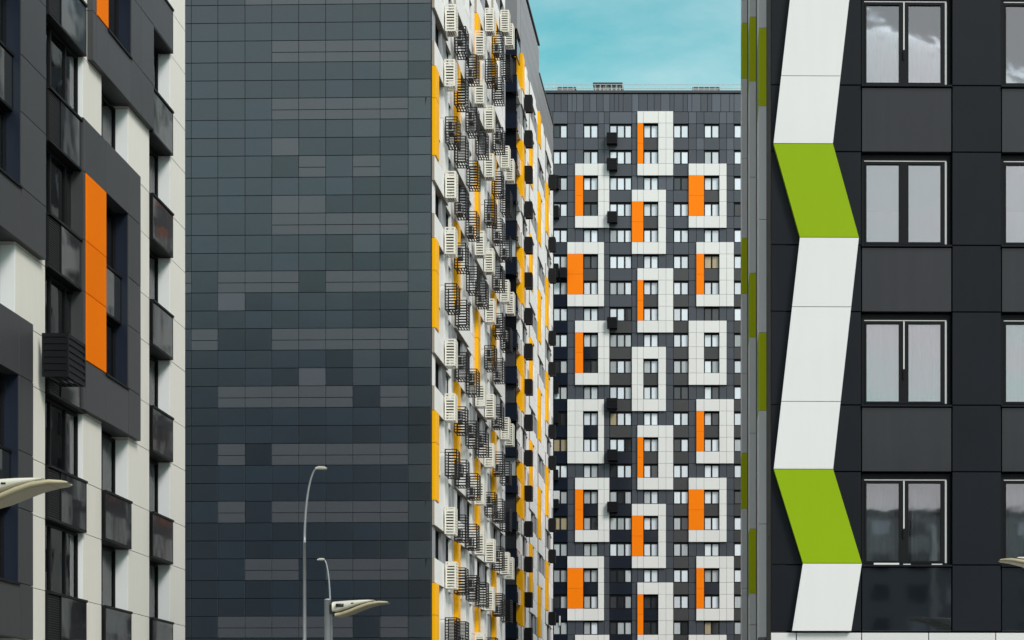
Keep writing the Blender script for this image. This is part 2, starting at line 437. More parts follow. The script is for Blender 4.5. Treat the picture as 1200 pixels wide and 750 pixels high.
# white surrounds with their tiles and orange strips
for k, cells in white_cells.items():
    F = frames[k]; r = F[3]
    z0, z1 = cz(row_b(r + 1) + 13.9), cz(row_t(r) - 13.9)
    b = MB(); U0, U1, A0, A1 = cu(F[0]), cu(F[1]), cu(F[2][0]), cu(F[2][1]); za, zb = cz(row_b(r + 1)), cz(row_t(r))
    b.box(0, A0 - U0, -.28, 0, 0, z1 - z0, 'joint'); b.box(A1 - U0, U1 - U0, -.28, 0, 0, z1 - z0, 'joint')
    b.box(A0 - U0, A1 - U0, -.28, 0, 0, za - z0, 'joint'); b.box(A0 - U0, A1 - U0, -.28, 0, zb - z0, z1 - z0, 'joint')
    s_ = put('window_surround', b.mesh('window_surround'), tower, FC, U0, z0, 0.08)
    # merge orange cells into tall strips
    og = [c for c in cells if c[4]]
    if og:
        xa = min(c[0] for c in og); xe = max(c[1] for c in og); ya = min(c[2] for c in og); ye = max(c[3] for c in og)
        for p, q in ((ya, (ya + ye) / 2), ((ya + ye) / 2, ye)):
            sub('orange_panel', panel_mesh(cu(xe) - cu(xa) - .02, cz(p) - cz(q) - .016, .16, 'tower_orange', .01), s_, cu(xa) - U0 + .01, cz(q) - z0 + .008, 0.17)
    for xa, xe, ya, ye, orange in cells:
        if orange: continue
        sub('white_panel', panel_mesh(cu(xe) - cu(xa) - .024, cz(ya) - cz(ye) - .024, .14, 'tower_white', .01), s_, cu(xa) - U0 + .012, cz(ye) - z0 + .012, 0.16)
# windows
for ci, c in enumerate(cols):
    for i in range(NROW - 1):
        if c[0] in (576, 612, 896): continue
        z0, z1 = cz(row_b(i)), cz(row_t(i)); u0, u1 = cu(c[0]), cu(c[1])
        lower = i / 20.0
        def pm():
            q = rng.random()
            pb = 0.93 - 0.30 * lower  # upper panes brighter: more curtains, plus sky reflection put into the colour
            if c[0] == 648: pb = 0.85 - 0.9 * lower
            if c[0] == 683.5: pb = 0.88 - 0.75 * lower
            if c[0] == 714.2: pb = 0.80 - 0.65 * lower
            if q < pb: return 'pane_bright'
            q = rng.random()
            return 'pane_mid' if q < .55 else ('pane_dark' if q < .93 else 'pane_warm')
        sp = (.34, .34, .32) if c[2] == 3 else (.5, .5)
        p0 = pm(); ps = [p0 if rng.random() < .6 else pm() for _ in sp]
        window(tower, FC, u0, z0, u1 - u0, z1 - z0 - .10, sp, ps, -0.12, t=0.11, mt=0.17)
# roof edge, railing, penthouse, mast
b = MB(); b.box(u_l, u_r, -.55, .12, ROOF - .16, ROOF + .12, 'machine_fan'); raw('coping', b.mesh('coping'), tower).location = (0, 0, 0)
b = MB(); h = cz(104) - ROOF
for k in range(0, 60):
    u = u_l + (u_r - u_l) * k / 59; b.box(u - .03, u + .03, -.5, -.44, ROOF + .12, ROOF + 1.0, 'railing')
for zz in (.55, .98): b.box(u_l, u_r, -.50, -.45, ROOF + zz - .025, ROOF + zz + .025, 'railing')
raw('railing', b.mesh('railing'), tower)
p0, p1 = cu(696), cu(725)
b = MB()
zt = CAMZ + (CY - 98.0) * (YC + 3) / FPX
b.box(p0, p1, -6, -3, ROOF + .1, zt - .25, 'wall_grey')
for k in range(7):
    u = p0 + (p1 - p0) * k / 6; b.box(u - .07, u + .07, -3, -2.9, ROOF + .1, zt - .26, 'railing')
pent = raw('penthouse', b.mesh('penthouse'), tower)
b = MB(); b.box(p0 - .3, p1 + .3, -6.3, -2.6, zt - .25, zt, 'machine_fan'); o = raw('roof', b.mesh('roof'), pent)
for a, e in ((652, 672), (812, 842)):
    b = MB(); b.box(cu(a), cu(e), -3.2, -2.2, ROOF + .1, ROOF + 1.2, 'wall_grey'); b.box(cu(a) - .1, cu(e) + .1, -3.3, -2.1, ROOF + 1.2, ROOF + 1.30, 'machine_fan'); raw('roof_vent', b.mesh('roof_vent'), tower)
b = MB(); mu = cu(647); b.tube([(mu, 2, ROOF), (mu, 2, cz(96)), (mu, 2, cz(86.5))], [.07, .05, .03], 'aluminium', 6); b.box(mu - .5, mu + .5, -2.03, -1.97, cz(95) - .03, cz(95) + .03, 'aluminium')
raw('antenna_mast', b.mesh('antenna_mast'), tower)
# air conditioner boxes
def acbox_mesh(w, h, d, m, slm):
    def mk():
        b = MB(); b.box(.04, w - .04, 0, d - .04, .06, h - .04, m)
        for x in (0, w - .05): b.box(x, x + .05, 0, d, 0, h, slm)
        n = int(h / .16)
        for i in range(n + 1):
            z = i * (h - .05) / n; b.box(.05, w - .05, d - .04, d - .002, z, z + .06, slm)
            b.box(.002, .04, 0.02, d - .05, z, z + .06, slm)
            b.box(w - .04, w - .002, 0.02, d - .05, z, z + .06, slm)
        b.box(.05, w - .05, 0, d - .05, h - .045, h - .003, slm)
        return b.mesh('air_conditioner_box')
    return cached(('acbox', w, h, d, m, slm), mk)
for a, e, t, bt in [(711.5, 723.5, 158, 170.5), (711.5, 723.5, 188, 201), (712, 723.5, 250, 262.5), (712, 723.5, 373.5, 386), (711.5, 723.5, 468, 480), (712, 724, 528, 540.5), (712, 724, 589, 601),
                    (648, 655.5, 208, 223), (648, 655.5, 243, 257), (648, 655, 311, 327), (657, 664, 315.5, 327), (648.5, 655, 448, 462), (648, 655, 482.5, 497), (648, 654.5, 551.5, 563.5), (648.5, 655, 586, 596.5)]:
    put('air_conditioner_box', acbox_mesh(round(cu(e) - cu(a), 2), round(cz(t) - cz(bt), 2), .85, 'basket_black', 'basket_black'), tower, FC, cu(a), cz(bt), 0.0)
b = MB(); b.box(0, .72, -.02, .03, 0, 1.05, 'aluminium')
o = put('open_sash', b.mesh('open_sash'), tower, FC, cu(648.5), cz(586), .05)
b = MB(); b.box(0, .16, -.02, .03, 0, 1.1, 'aluminium')
put('open_sash', b.mesh('open_sash'), tower, FC, cu(655.3), cz(733), .02)

# ================================================================== slate tower (tiled end wall) with the basket-covered side
YB = 97.9; XB = (505 - CX) * YB / FPX
slate = thing('apartment_tower', 'tall block with blank slate tiled end wall and a side crowded with baskets', 'tower', (XB - 8, YB + 12, 0))
aB = R(1.5)
FBf = Face((XB, YB), (math.cos(aB), -math.sin(aB)))
FBs = Face((XB, YB), ((865 - CX) / FPX, 1.0))
HB = 75.5; LEN1 = 31.2
pA = FBf.at(-21, 0, -.3); pB = FBf.at(0, 0, -.3)
e0 = FBs.at(.32, 0, -.55); e1 = FBs.at(LEN1, 0, -.55)
core(slate, 'wall', ([(pA.x, pA.y), (e0.x, pB.y + .0), (e1.x, e1.y), (pA.x, e1.y)], 0, HB), 'joint')
bpx = [224, 255.2, 287, 318.4, 349.9, 381.6, 413.3, 445.3, 478.1, 505]
ub = [FBf.hit(p, 400)[0] for p in bpx]; ub[-1] = 0.0
cw = ub[1] - ub[0]
left = [ub[0] - cw * k for k in range(9, 0, -1)]
ubounds = left + ub; nl = len(left)
SB = 3.008; ZT0 = 38.94
LIGHT = {  # (storey k, sub-row): columns 0..9 (0 is the sliver beside the left block)
    (-1, 0): 'LLL'  and {3: 'L', 4: 'L', 5: 'L', 6: 'L', 7: 'L', 8: 'L', 9: 'L'},
    (0, 0): {4: 'L', 5: 'L', 6: 'L', 7: 'L', 8: 'L', 9: 'M'}, (0, 1): {8: 'M', 9: 'D'}, (0, 2): {8: 'D', 7: 'D', 9: 'M'},
    (1, 0): {4: 'L', 5: 'L', 6: 'L', 7: 'L', 8: 'L', 9: 'M'}, (1, 1): {7: 'M', 8: 'D'}, (1, 2): {4: 'L', 6: 'D', 7: 'D', 8: 'D', 9: 'M'},
    (2, 0): {5: 'L', 7: 'L', 9: 'M', 4: 'D'}, (2, 1): {7: 'D', 8: 'D', 9: 'D'}, (2, 2): {4: 'L', 5: 'L', 6: 'D', 7: 'D', 8: 'D'},
    (3, 0): {4: 'L', 5: 'L', 6: 'L', 7: 'L', 8: 'L', 9: 'M'}, (3, 1): {6: 'D', 7: 'M', 8: 'D', 9: 'M'}, (3, 2): {6: 'D', 7: 'D', 8: 'D', 9: 'M'},
    (4, 0): {0: 'L', 2: 'L', 3: 'L', 4: 'L', 5: 'D', 6: 'L', 7: 'L', 8: 'L', 9: 'M'}, (4, 1): {2: 'L', 7: 'D', 8: 'D', 9: 'M', 3: 'D'}, (4, 2): {8: 'D', 9: 'M'},
    (5, 0): {1: 'L', 4: 'L', 5: 'L', 6: 'L', 7: 'L', 8: 'L', 9: 'M', 2: 'D', 3: 'D'}, (5, 1): {6: 'D', 8: 'D', 9: 'M', 7: 'M'}, (5, 2): {5: 'L', 6: 'D', 4: 'D', 7: 'M'},
    (6, 0): {2: 'L', 3: 'L', 4: 'L', 5: 'L', 6: 'L', 8: 'L', 9: 'M', 7: 'D'}, (6, 1): {9: 'D'}, (6, 2): {9: 'D'},
    (7, 0): {2: 'L', 4: 'L', 5: 'L', 6: 'L', 7: 'L', 8: 'L', 9: 'M', 3: 'D'}, (7, 1): {9: 'M'},
    (8, 0): {2: 'L', 4: 'L', 5: 'L', 6: 'L', 7: 'L', 8: 'L', 9: 'M'}, (8, 2): {9: 'M'},
    (9, 0): {3: 'L', 4: 'L', 6: 'L', 7: 'L', 8: 'L', 9: 'M'}, (9, 1): {9: 'D'},
    (10, 0): {2: 'L', 3: 'L', 4: 'L', 5: 'L', 6: 'L', 8: 'L', 9: 'M'},
}
sp_ = Panels(slate, 'facade_panel', 298, 0.011, 0.008)
MK = {'L': 'slate_light', 'M': 'slate_mid', 'D': 'slate_dark'}
for k in range(-12, 13):
    zt = ZT0 - SB * k
    rows = [(zt, zt - 1.13), (zt - 1.13, zt - 2.07), (zt - 2.07, zt - SB)]
    for ri, (a, e) in enumerate(rows):
        if a < 0.5: continue
        e = max(e, 0.2)
        for ci in range(len(ubounds) - 1):
            c_ = ci - nl + 1
            t = LIGHT.get((k, ri), {}).get(c_)
            if t is None and (k < -1) and ri == 0 and 3 < c_ < 9 and rng.random() < .8: t = 'L'
            m = MK.get(t, 'slate')
            if t == 'L' and ri == 0:
                md = a - (a - e) * .54
                sp_.add(FBf, ubounds[ci], ubounds[ci + 1], md, a, m); sp_.add(FBf, ubounds[ci], ubounds[ci + 1], e, md, m)
            else:
                sp_.add(FBf, ubounds[ci], ubounds[ci + 1], e, a, m)
sp_.build(R(0.25))

# baskets
def basket_mesh(m, w=1.0, h=1.45, d=0.72, slat=0.09, n=9, bar=0.05, solid=False):
    def mk():
        b = MB(); q = bar
        for x in (0, w - q):
            for y in (0.0, d - q): b.box(x, x + q, y, y + q, 0, h, m)
        step = (h - slat) / (n - 1)
        for i in range(n):
            z = i * step; th = 0.02
            b.box(q, w - q, d - th, d - .003, z, z + slat, m)
            b.box(.003, th, q, d - q, z, z + slat, m); b.box(w - th, w - .003, q, d - q, z, z + slat, m)
        for i in range(4):
            y = q + (d - 2 * q) * i / 3.6; b.box(q, w - q, y, y + .06, .0, .03, m)
        if solid: b.box(.021, .03, .05, d - .03, .03, h * .98, m); b.box(.03, w - .021, d - .04, d - .024, .03, h * .98, m)
        else: b.box(w * .5 - .02, w * .5 + .02, d - .022, d - .001, 0.05, h - .05, m)
        return b.mesh('air_conditioner_basket')
    return cached(('basket', m, w, h, d, slat, n, bar, solid), mk)
def ac_mesh():
    def mk():
        b = MB(); b.cham(0, .66, 0, .30, 0, .56, 'machine_grey', .02); b.box(.02, .64, .02, .28, -.1, 0, 'machine_fan')
        ring = [(.28 + .21 * math.cos(i * math.pi / 6), .28 + .21 * math.sin(i * math.pi / 6)) for i in range(12)]
        b.prism(ring, .30, .312, 'machine_fan')
        b.box(-.006, 0.0, .05, .25, .06, .5, 'machine_fan')
        return b.mesh('air_conditioner')
    return cached('ac', mk)
def dark_filler():  # added dark box that makes the gaps between white slats read dark
    b = MB(); b.box(0, .66, 0, .42, 0, .62, 'machine_fan'); return b.mesh('dark_filler')
def basket(root, face, u, z, white, d=0.57, w=0.85, h=1.45, unit=True):
    if white: o = put('air_conditioner_basket', basket_mesh('basket_white', w, h, d, .075, 10, .08), root, face, u, z, 0)
    else: o = put('air_conditioner_basket', basket_mesh('basket_black', w + .35, h, d + .10, .05, 10, .055), root, face, u, z, 0)
    if unit: sub('air_conditioner', ac_mesh(), o, .1, .12 if rng.random() < .6 else .70, .12)
    if white: sub('dark_filler', cached('dark_filler', lambda: dark_filler()), o, .09, .55, .05)
    return o

def basket_side(root, face, modules, per, zbase, ztop, s0, sill0, frame_off, prot, white_in_frame, greytop=None, wp='white_panel', first_black=True, lay=None, dbask=0.57, bask_rule=None, minz=0.0, solid=False):
    """modules: list of u starts; each module = coloured jamb, window, white band, second window, pier"""
    P = Panels(root, wp, 295, 0.012, 0.012)
    la, lb, lc, ld, le = lay
    nst = int((ztop - sill0) / SB) + 1
    for mi, u0 in enumerate(modules):
        uend = modules[mi + 1] if mi + 1 < len(modules) else per
        sc = (uend - u0) / le
        a, b_, c_, d_ = u0 + la * sc, u0 + lb * sc, u0 + lc * sc, u0 + ld * sc
        off = frame_off[mi % len(frame_off)]
        for s in range(-14, nst + 1):
            zs = sill0 + SB * s; zh = zs + 1.7; zn = zs + SB
            if zh > ztop - 0.2 or zs < 1.0: continue
            ph = (s - off) % 3          # 0: lower row of a frame, 1: upper row, 2: gap row
            grey = greytop is not None and zs > greytop
            infr = ph in (0, 1) and not grey
            wm = 'wall_grey_dark' if grey else 'wall_white'
            # jamb strip
            if infr:
                P.add(face, u0, a, zs, zh if ph == 1 else zn, 'yellow', prot + .06, .75)
                P.add(face, b_, c_, zs, zn if ph == 0 else zh, 'wall_white', prot, .7)
            else:
                P.add(face, u0, a, zs, zh, wm if grey else ('wall_white' if rng.random() < .55 else 'wall_grey'), 0, .55); P.add(face, b_, c_, zs, zh, wm if grey else 'wall_grey', 0, .55)
            # spandrel above the window row
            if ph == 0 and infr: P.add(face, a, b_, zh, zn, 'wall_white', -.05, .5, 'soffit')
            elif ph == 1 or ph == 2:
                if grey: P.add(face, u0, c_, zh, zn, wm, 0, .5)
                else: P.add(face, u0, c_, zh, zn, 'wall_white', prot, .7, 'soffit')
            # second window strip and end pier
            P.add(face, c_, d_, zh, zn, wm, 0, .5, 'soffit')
            P.add(face, d_, uend, zs, zh, wm if (grey or (s + mi) % 3) else 'wall_grey', 0, .55); P.add(face, d_, uend, zh, zn, wm, 0, .55)
            # windows
            vis = [proj(face.at(b_, zs, 0)), proj(face.at(b_, zh, 0))]
            if all(vis) and vis[0][1] > -40 and vis[1][1] < 790:
                for (x0, x1, q) in ((a, b_, 0), (c_, d_, 1)):
                    pmx = ['glass_dark', 'glass_dark' if rng.random() < .9 else 'pane_mid']
                    window(root, face, x0, zs, x1 - x0, 1.7, (.5, .5), pmx, -.16, t=.05, mt=.06)
                    r = bask_rule(mi, q, ph, s, grey)
                    if r is not None:
                        wht, du = r
                        if solid: put('air_conditioner_box', acbox_mesh(1.0, 1.25, .62, 'basket_black', 'basket_black'), root, face, x1 - .25 + du, zs - 1.3, prot + .07); continue
                        basket(root, face, (x1 - .25 + du + rng.uniform(-.3, .25)), zs - 1.38 + rng.uniform(-.07, .10), wht, dbask, unit=rng.random() < .75).location += Vector((face.n.x, face.n.y, 0)) * (prot + .07 if True else 0)
    P.build()
mods1 = [0.33, 7.9, 16.2, 24.0]
def rule1(mi, q, ph, s, grey):
    if q == 0:
        if mi % 2 == 0: return (ph != 1, 0.0)      # white under frame foot and gap, black inside the frame
        return (ph == 2 and mi == 3, 0.0) if ph != 0 or s % 2 else None
    if mi == 3: return (True, -.6) if ph == 2 else None
    if mi % 2 == 0: return (False, 0.0)
    return (ph in (0, 2), 0.0) if rng.random() < .9 else None
basket_side(slate, FBs, mods1, LEN1, 0, 60.0, 0, 33.0, (0, 1), .15, True, lay=(1.15, 3.3, 4.9, 6.9, 8.0), bask_rule=rule1)
# plain cladding above
up = Panels(slate, 'upper_panel', 0, .012)
for s in range(5): up.add(FBs, 0.33, LEN1, 60.0 + s * 3.0, 63.0 + s * 3.0, 'wall_white', 0, .5)
up.build()
b = MB(); b.box(0, .30, -.30, .005, 0, HB, 'joint'); put('corner_trim', b.mesh('corner_trim'), slate, FBs, 0.008, 0, 0)

# ================================================================== second white block behind it, stepped roof
YB2 = 155.0; XB2 = (606 - CX) * YB2 / FPX
blk2 = thing('apartment_block', 'white and yellow striped block with grey stepped top, half hidden behind the slate tiled tower', 'apartment block', (XB2 - 6, YB2 + 16, 0))
F2f = Face((XB2, YB2), (1, 0)); F2s = Face((XB2, YB2), ((850 - CX) / FPX, 1.0))
Z2a, Z2b = 67.0, 64.4; MID2, END2 = 18.0, 32.3
core(blk2, 'wall', ([(XB2 - 14, YB2 + .6), (XB2 - .5, YB2 + .6), (XB2 - .5, YB2 + MID2), (XB2 - 14, YB2 + MID2)], 0, Z2a), 'joint')
core(blk2, 'wall', ([(XB2 - 14, YB2 + MID2 + .002), (XB2 - .5, YB2 + MID2 + .002), (XB2 - .5, YB2 + END2), (XB2 - 14, YB2 + END2)], 0, Z2b), 'joint')
def rule2(mi, q, ph, s, grey):
    if grey: return None
    if mi == 0 and q == 0: return (False, -1.6)
    if mi == 3 and q == 0 and s % 3 != 1: return (False, -1.9)
    return None
mods2 = [2.6, 9.3, 16.8, 24.0]
basket_side(blk2, F2s, mods2, END2, 0, Z2b - .2, 0, 33.0 + .5, (2, 0), .12, True, greytop=58.0, lay=(1.7, 3.4, 4.7, 6.0, 7.2), bask_rule=rule2, solid=True)
up = Panels(blk2, 'grey_panel', 60, .012)
for k, (a, e) in enumerate(((2.6, 7.5), (7.5, 12.6), (12.6, 18.0), (18.0, 22.7), (22.7, 27.5), (27.5, END2))):
    zt = Z2a if e <= 18.0 else Z2b
    zs = 33.5 + SB * 9
    for z_ in range(4):
        za = zs + z_ * 1.5; zb = min(za + 1.5, zt)
        if zb > za + .1: up.add(F2s, a, e, za, zb, 'wall_grey_dark', 0.02, .5)
# near corner bay: grey strip with dark loggia ends
s = 0; z = 33.5 - SB * 10
while z < 60.5:
    up.add(F2s, 0.9, 2.6, z - 1.3, z, 'wall_white', 0, .5); z += SB
up.add(F2s, 0, 2.6, 61.6, Z2a, 'wall_grey_dark', 0, .5)
for a in range(5): up.add(F2f, -14 + a * 2.8, -14 + (a + 1) * 2.8 - (0 if a < 4 else .01), 61.6, Z2a, 'tower_grey_light' if a % 2 else 'wall_grey_dark', 0, .5)
up.build()
bP = MB(); n_ = 0
for k in range(-10, 10):
    zs = 33.5 + SB * k + .15
    if zs > 61: break
    if zs < 1.5: continue
    me = cached(('loggia',), lambda: None)
    def mk():
        b = MB(); b.cham(0, 4.6, -.12, .10, 0, 1.36, 'tower_glass_navy', .02); b.box(0, 4.6, -.14, .13, 1.362, 1.42, 'frame_black'); b.box(4.48, 4.6, -2.2, -.14, 0, 1.36, 'tower_glass_navy')
        return b.mesh('loggia_parapet')
    pr = put('loggia_parapet', cached('logg', mk), blk2, F2f, -4.6, zs - 1.36, -.05)
    wd = window_mesh(4.4, 1.58, (.25, .25, .25, .25), 'frame_black', .05, .05)
    w_ = put('window', wd, blk2, F2f, -4.5, zs + .07, -.35)
    for q in range(4):
        sub('pane', pane_mesh(1.0, 1.48, rng.choice(('glass_dark', 'pane_dark', 'glass_dark', 'pane_mid'))), w_, .07 + q * 1.1, .05, -.045)
b = MB(); b.box(XB2 - 14.1 - blk2.location.x, XB2 + .10 - blk2.location.x, -(YB2 + MID2 + .1) + blk2.location.y, -(YB2 - .10) + blk2.location.y, Z2a, Z2a + .15, 'machine_fan')
b.box(XB2 - 14.1 - blk2.location.x, XB2 + .10 - blk2.location.x, -(YB2 + END2 + .1) + blk2.location.y, -(YB2 + MID2 + .11) + blk2.location.y, Z2b, Z2b + .15, 'machine_fan')
raw('coping', b.mesh('coping'), blk2)

# ================================================================== left block
YA = 56.8; XA = (217 - CX) * YA / FPX
lblk = thing('apartment_block', 'cream and graphite block at the left edge with an orange strip and glass fronted balconies', 'apartment block', (XA - 6, YA - 10, 0))
FA = Face((XA, YA), ((815 - CX) / FPX, 1.0))
def au(px, w=0.0): return FA.hit(px, 0, w)[0]
HA = 31.0; ULEFT = -26.0
q0, q1 = FA.at(ULEFT, 0, -.75), FA.at(-.3, 0, -.75)
core(lblk, 'wall', ([(q0.x - 11, q0.y), (q0.x, q0.y), (q1.x, q1.y), (q1.x - 11, q1.y)], 0, HA), 'room_dark')
# end strip closing the corner
cream = Panels(lblk, 'cream_panel', 290, .007, .006)
graph = Panels(lblk, 'graphite_panel', 290, .006, .006)
FE = Face((q1.x - 11, YA), (1, 0))
bays = [(au(175), au(199), 'c'), (au(119), au(150), 'b'), (au(53), au(97), 'a'), (au(-45), au(17.5), 'a'), (au(-60) - 5.5, au(-60) - 3.0, 'b'), (au(-60) - 10, au(-60) - 7.4, 'a')]
bays = sorted(bays)
edges = [ULEFT]
for a, e, _ in bays: edges += [a, e]
edges.append(0.0)
# dark frames: (u0, u1, z0, z1, orange (u0,u1) or None, inner window (u0,u1))
PR = 0.15
fM = (au(98, PR), au(165, PR), 10.25, 17.55); fT = (au(109, PR), au(180.5, PR), 19.25, 26.55)
fL1 = (au(-110, PR), au(54, PR), 13.25, 20.55); fL2 = (au(-150, PR), au(39, PR), 4.25, 11.55)
fL3 = (au(-110, PR), au(54, PR), 22.25, 29.55); fB = (au(-110, PR), au(39, PR), -4, 2.55)
sills = [2.5 + 3 * k for k in range(9)]
piers = [(edges[2 * i], edges[2 * i + 1]) for i in range(len(edges) // 2)]
for a, e in piers:
    n = 1 if e - a < 2.2 else 2
    for j in range(n):
        x0, x1 = a + (e - a) * j / n, a + (e - a) * (j + 1) / n
        cream.add(FA, x0, x1, 0.1, 1.2, 'cream', 0, .45)
        for zs in sills:
            cream.add(FA, x0, x1, zs - 1.3, zs, 'cream', 0, .45); cream.add(FA, x0, x1, zs, zs + 1.7, 'cream', 0, .45)
        cream.add(FA, x0, x1, sills[-1] + 1.7, HA, 'cream', 0, .45)
for j in range(4):
    for zs in sills: cream.add(FE, j * 2.75, (j + 1) * 2.75 , zs - 1.3, zs + 1.7, 'cream', -.002, .3)
def louvre_mesh(w, h):
    def mk():
        b = MB(); b.box(0, w, -.1, -.03, 0, h, 'frame_black'); n = int(h / .055)
        for i in range(n): b.box(.02, w - .02, -.03, 0, i * h / n, i * h / n + .026, 'grille')
        return b.mesh('louvre')
    return cached(('louvre', round(w, 2), round(h, 2)), mk)
def rect_in(f, u0, u1, z0, z1): return u0 >= f[0] - .05 and u1 <= f[1] + .05 and z0 >= f[2] - .05 and z1 <= f[3] + .05
def left_bay(a, e, kind, zs, frame=None, spandrel=True, skip_left=0.0):
    """window over its sill, spandrel box below"""
    w = e - a; zh = zs + 1.7
    rec = (-.34 if kind != 'a' or e < au(30) else -.12) if frame is None else -.20
    px_ = proj(FA.at(e, zs))
    if px_ is None or not (-60 < px_[0] < 260) or px_[1] < -60 or px_[1] - 2200 * 3 / 50 > 760: 
        return
    if kind == 'a': spl, pm_ = (.27, .40, .33), ['glass_clear', 'glass_clear', 'glass']
    elif kind == 'b': spl, pm_ = (.5, .5), ['glass_clear', 'glass_clear']
    else: spl, pm_ = (.55, .45), ['glass_clear', 'glass_clear']
    o = window(lblk, FA, a, zs, w, 1.68, spl, pm_, rec, t=.06, mt=.075)
    # curtains behind the panes
    r = rng.random()
    x = .07
    for i, fr in enumerate(spl):
        cwid = w * fr - .1
        if rng.random() < .92:
            part = 1.0 if rng.random() < .6 else rng.uniform(.45, .8)
            sub('curtain', curtain_mesh(cwid * part, 1.52, 'curtain' if rng.random() < .6 else 'curtain_grey', .025, max(3, int(6 * part))), o, x + (0 if rng.random() < .5 else cwid * (1 - part)), .08, -.11)
        x += w * fr
    if frame is None:   # pale reveals of the opening
        b = MB(); b.box(-.06, 0, rec - .08, -.04, 0, 1.68, 'reveal_white'); b.box(0, w, rec - .08, -.45, 1.66, 1.7, 'frame_black')
        b.box(w, w + .05, rec - .08, -.006, 0, 1.68, 'reveal_white')
        put('reveal', b.mesh('reveal'), lblk, FA, a, zs, 0)
    if not spandrel: return
    # spandrel box
    d0, d1 = -.42, .10 if frame is None else -.04
    opaque = zs > 23
    b = MB(); x0 = 0.0
    if kind == 'a': x0 = .30 * w
    b.box(x0, w, d0, d1 - .03, .05, 1.24, 'graphite_edge' if opaque else 'room_dark')
    b.box(0, w, d0, d1 + .03, 1.24, 1.30, 'frame_black'); b.box(0, w, d0, d1, 0, .05, 'frame_black'); 
    for x in (x0, w - .05): b.box(x, x + .05, d0, d1 - .002, .05, 1.24, 'frame_black')
    s_ = put('balcony_front', b.mesh('balcony_front'), lblk, FA, a, zs - 1.3, 0)
    if opaque: sub('balcony_panel', panel_mesh(w - x0 - .12, 1.17, .03, 'graphite'), s_, x0 + .06, .06, d1)
    else: sub('balcony_pane', pane_mesh(w - x0 - .12, 1.17, 'balcony_glass'), s_, x0 + .06, .06, d1 - .005)
    if kind == 'a':
        sub('louvre', louvre_mesh(.30 * w - .02, 1.18), s_, .01, .055, d1 - .02)
def dark_frame(f, orange, win, kind, rows, split):
    """projecting graphite surround over two storeys"""
    u0, u1, z0, z1 = f
    us = [u0] + split + [u1]
    zr = [z0, rows[0], rows[0] + 1.7, rows[1], rows[1] + 1.7, z1]
    for i in range(len(us) - 1):
        for j in range(5):
            x0, x1, y0, y1 = us[i], us[i + 1], zr[j], zr[j + 1]
            inw = win and x0 >= win[0] - .02 and x1 <= win[1] + .02
            ino = orange and x0 >= orange[0] - .02 and x1 <= orange[1] + .02
            if 1 <= j <= 3 and inw: continue
            if 1 <= j <= 3 and ino: graph.add(FA, x0, x1, y0, y1, 'orange', PR + .02, .5)
            else: graph.add(FA, x0, x1, y0, y1, 'graphite', PR, .55, None)
    if win:
        b = MB(); hgt = rows[1] + 1.7 - rows[0]
        b.box(win[1] - win[0] - .005, win[1] - win[0] + .0, -.4, PR - .03, 0, hgt, 'navy_reveal')
        b.box(0, .005, -.4, PR - .03, 0, hgt, 'navy_reveal')
        b.box(0, win[1] - win[0], -.4, PR + .04, -.05, 0.0, 'frame_black')
        put('reveal', b.mesh('reveal'), lblk, FA, win[0], rows[0], 0)
        for zs in rows:
            left_bay(win[0] + .006, win[1] - .006, kind, zs, frame=True, spandrel=(zs == rows[1]))
dark_frame(fM, (au(100, PR), au(124, PR)), (au(124, PR), au(150.5, PR)), 'c', (11.5, 14.5), [au(100.5, PR), au(124, PR), au(150.5, PR)])
dark_frame(fT, (au(113.5, PR), au(126.5, PR)), (au(126.5, PR), au(154, PR)), 'c', (20.5, 23.5), [au(113.5, PR), au(126.5, PR), au(154, PR), au(166, PR)])
dark_frame(fL1, None, (au(-40, PR), au(25, PR)), 'a', (14.5, 17.5), [au(-70, PR), au(-40, PR), au(25, PR)])
dark_frame(fL2, None, (au(-62, PR), au(22.5, PR)), 'a', (5.5, 8.5), [au(-95, PR), au(-62, PR), au(22.5, PR)])
dark_frame(fL3, None, (au(-40, PR), au(25, PR)), 'a', (23.5, 26.5), [au(-70, PR), au(-40, PR), au(25, PR)])
for a, e, kind in bays:
    for zs in sills:
        covered = False
        for f in (fM, fT, fL1, fL2, fL3):
            if f[0] - .3 < (a + e) / 2 < f[1] + .3 and f[2] < zs + .85 < f[3]: covered = True
        if covered: continue
        cov_sp = any(f[0] - .3 < (a + e) / 2 < f[1] + .3 and f[2] < zs - .65 < f[3] for f in (fM, fT, fL1, fL2, fL3))
        left_bay(a, e, kind, zs, spandrel=not cov_sp)
cream.build(R(.08)); graph.build(R(.12))
# black slatted basket hanging under a window of the left block
bu, bz = au(50, .1), 11.5
o = put('air_conditioner_basket', basket_mesh('basket_black', 1.25, 1.02, .62, .085, 7, .05, True), lblk, FA, au(48, .11), 10.47, .13)
b = MB(); b.box(ULEFT, .05, -.9, .06, HA, HA + .15, 'machine_fan'); put('coping', b.mesh('coping'), lblk, FA, 0, 0, 0)

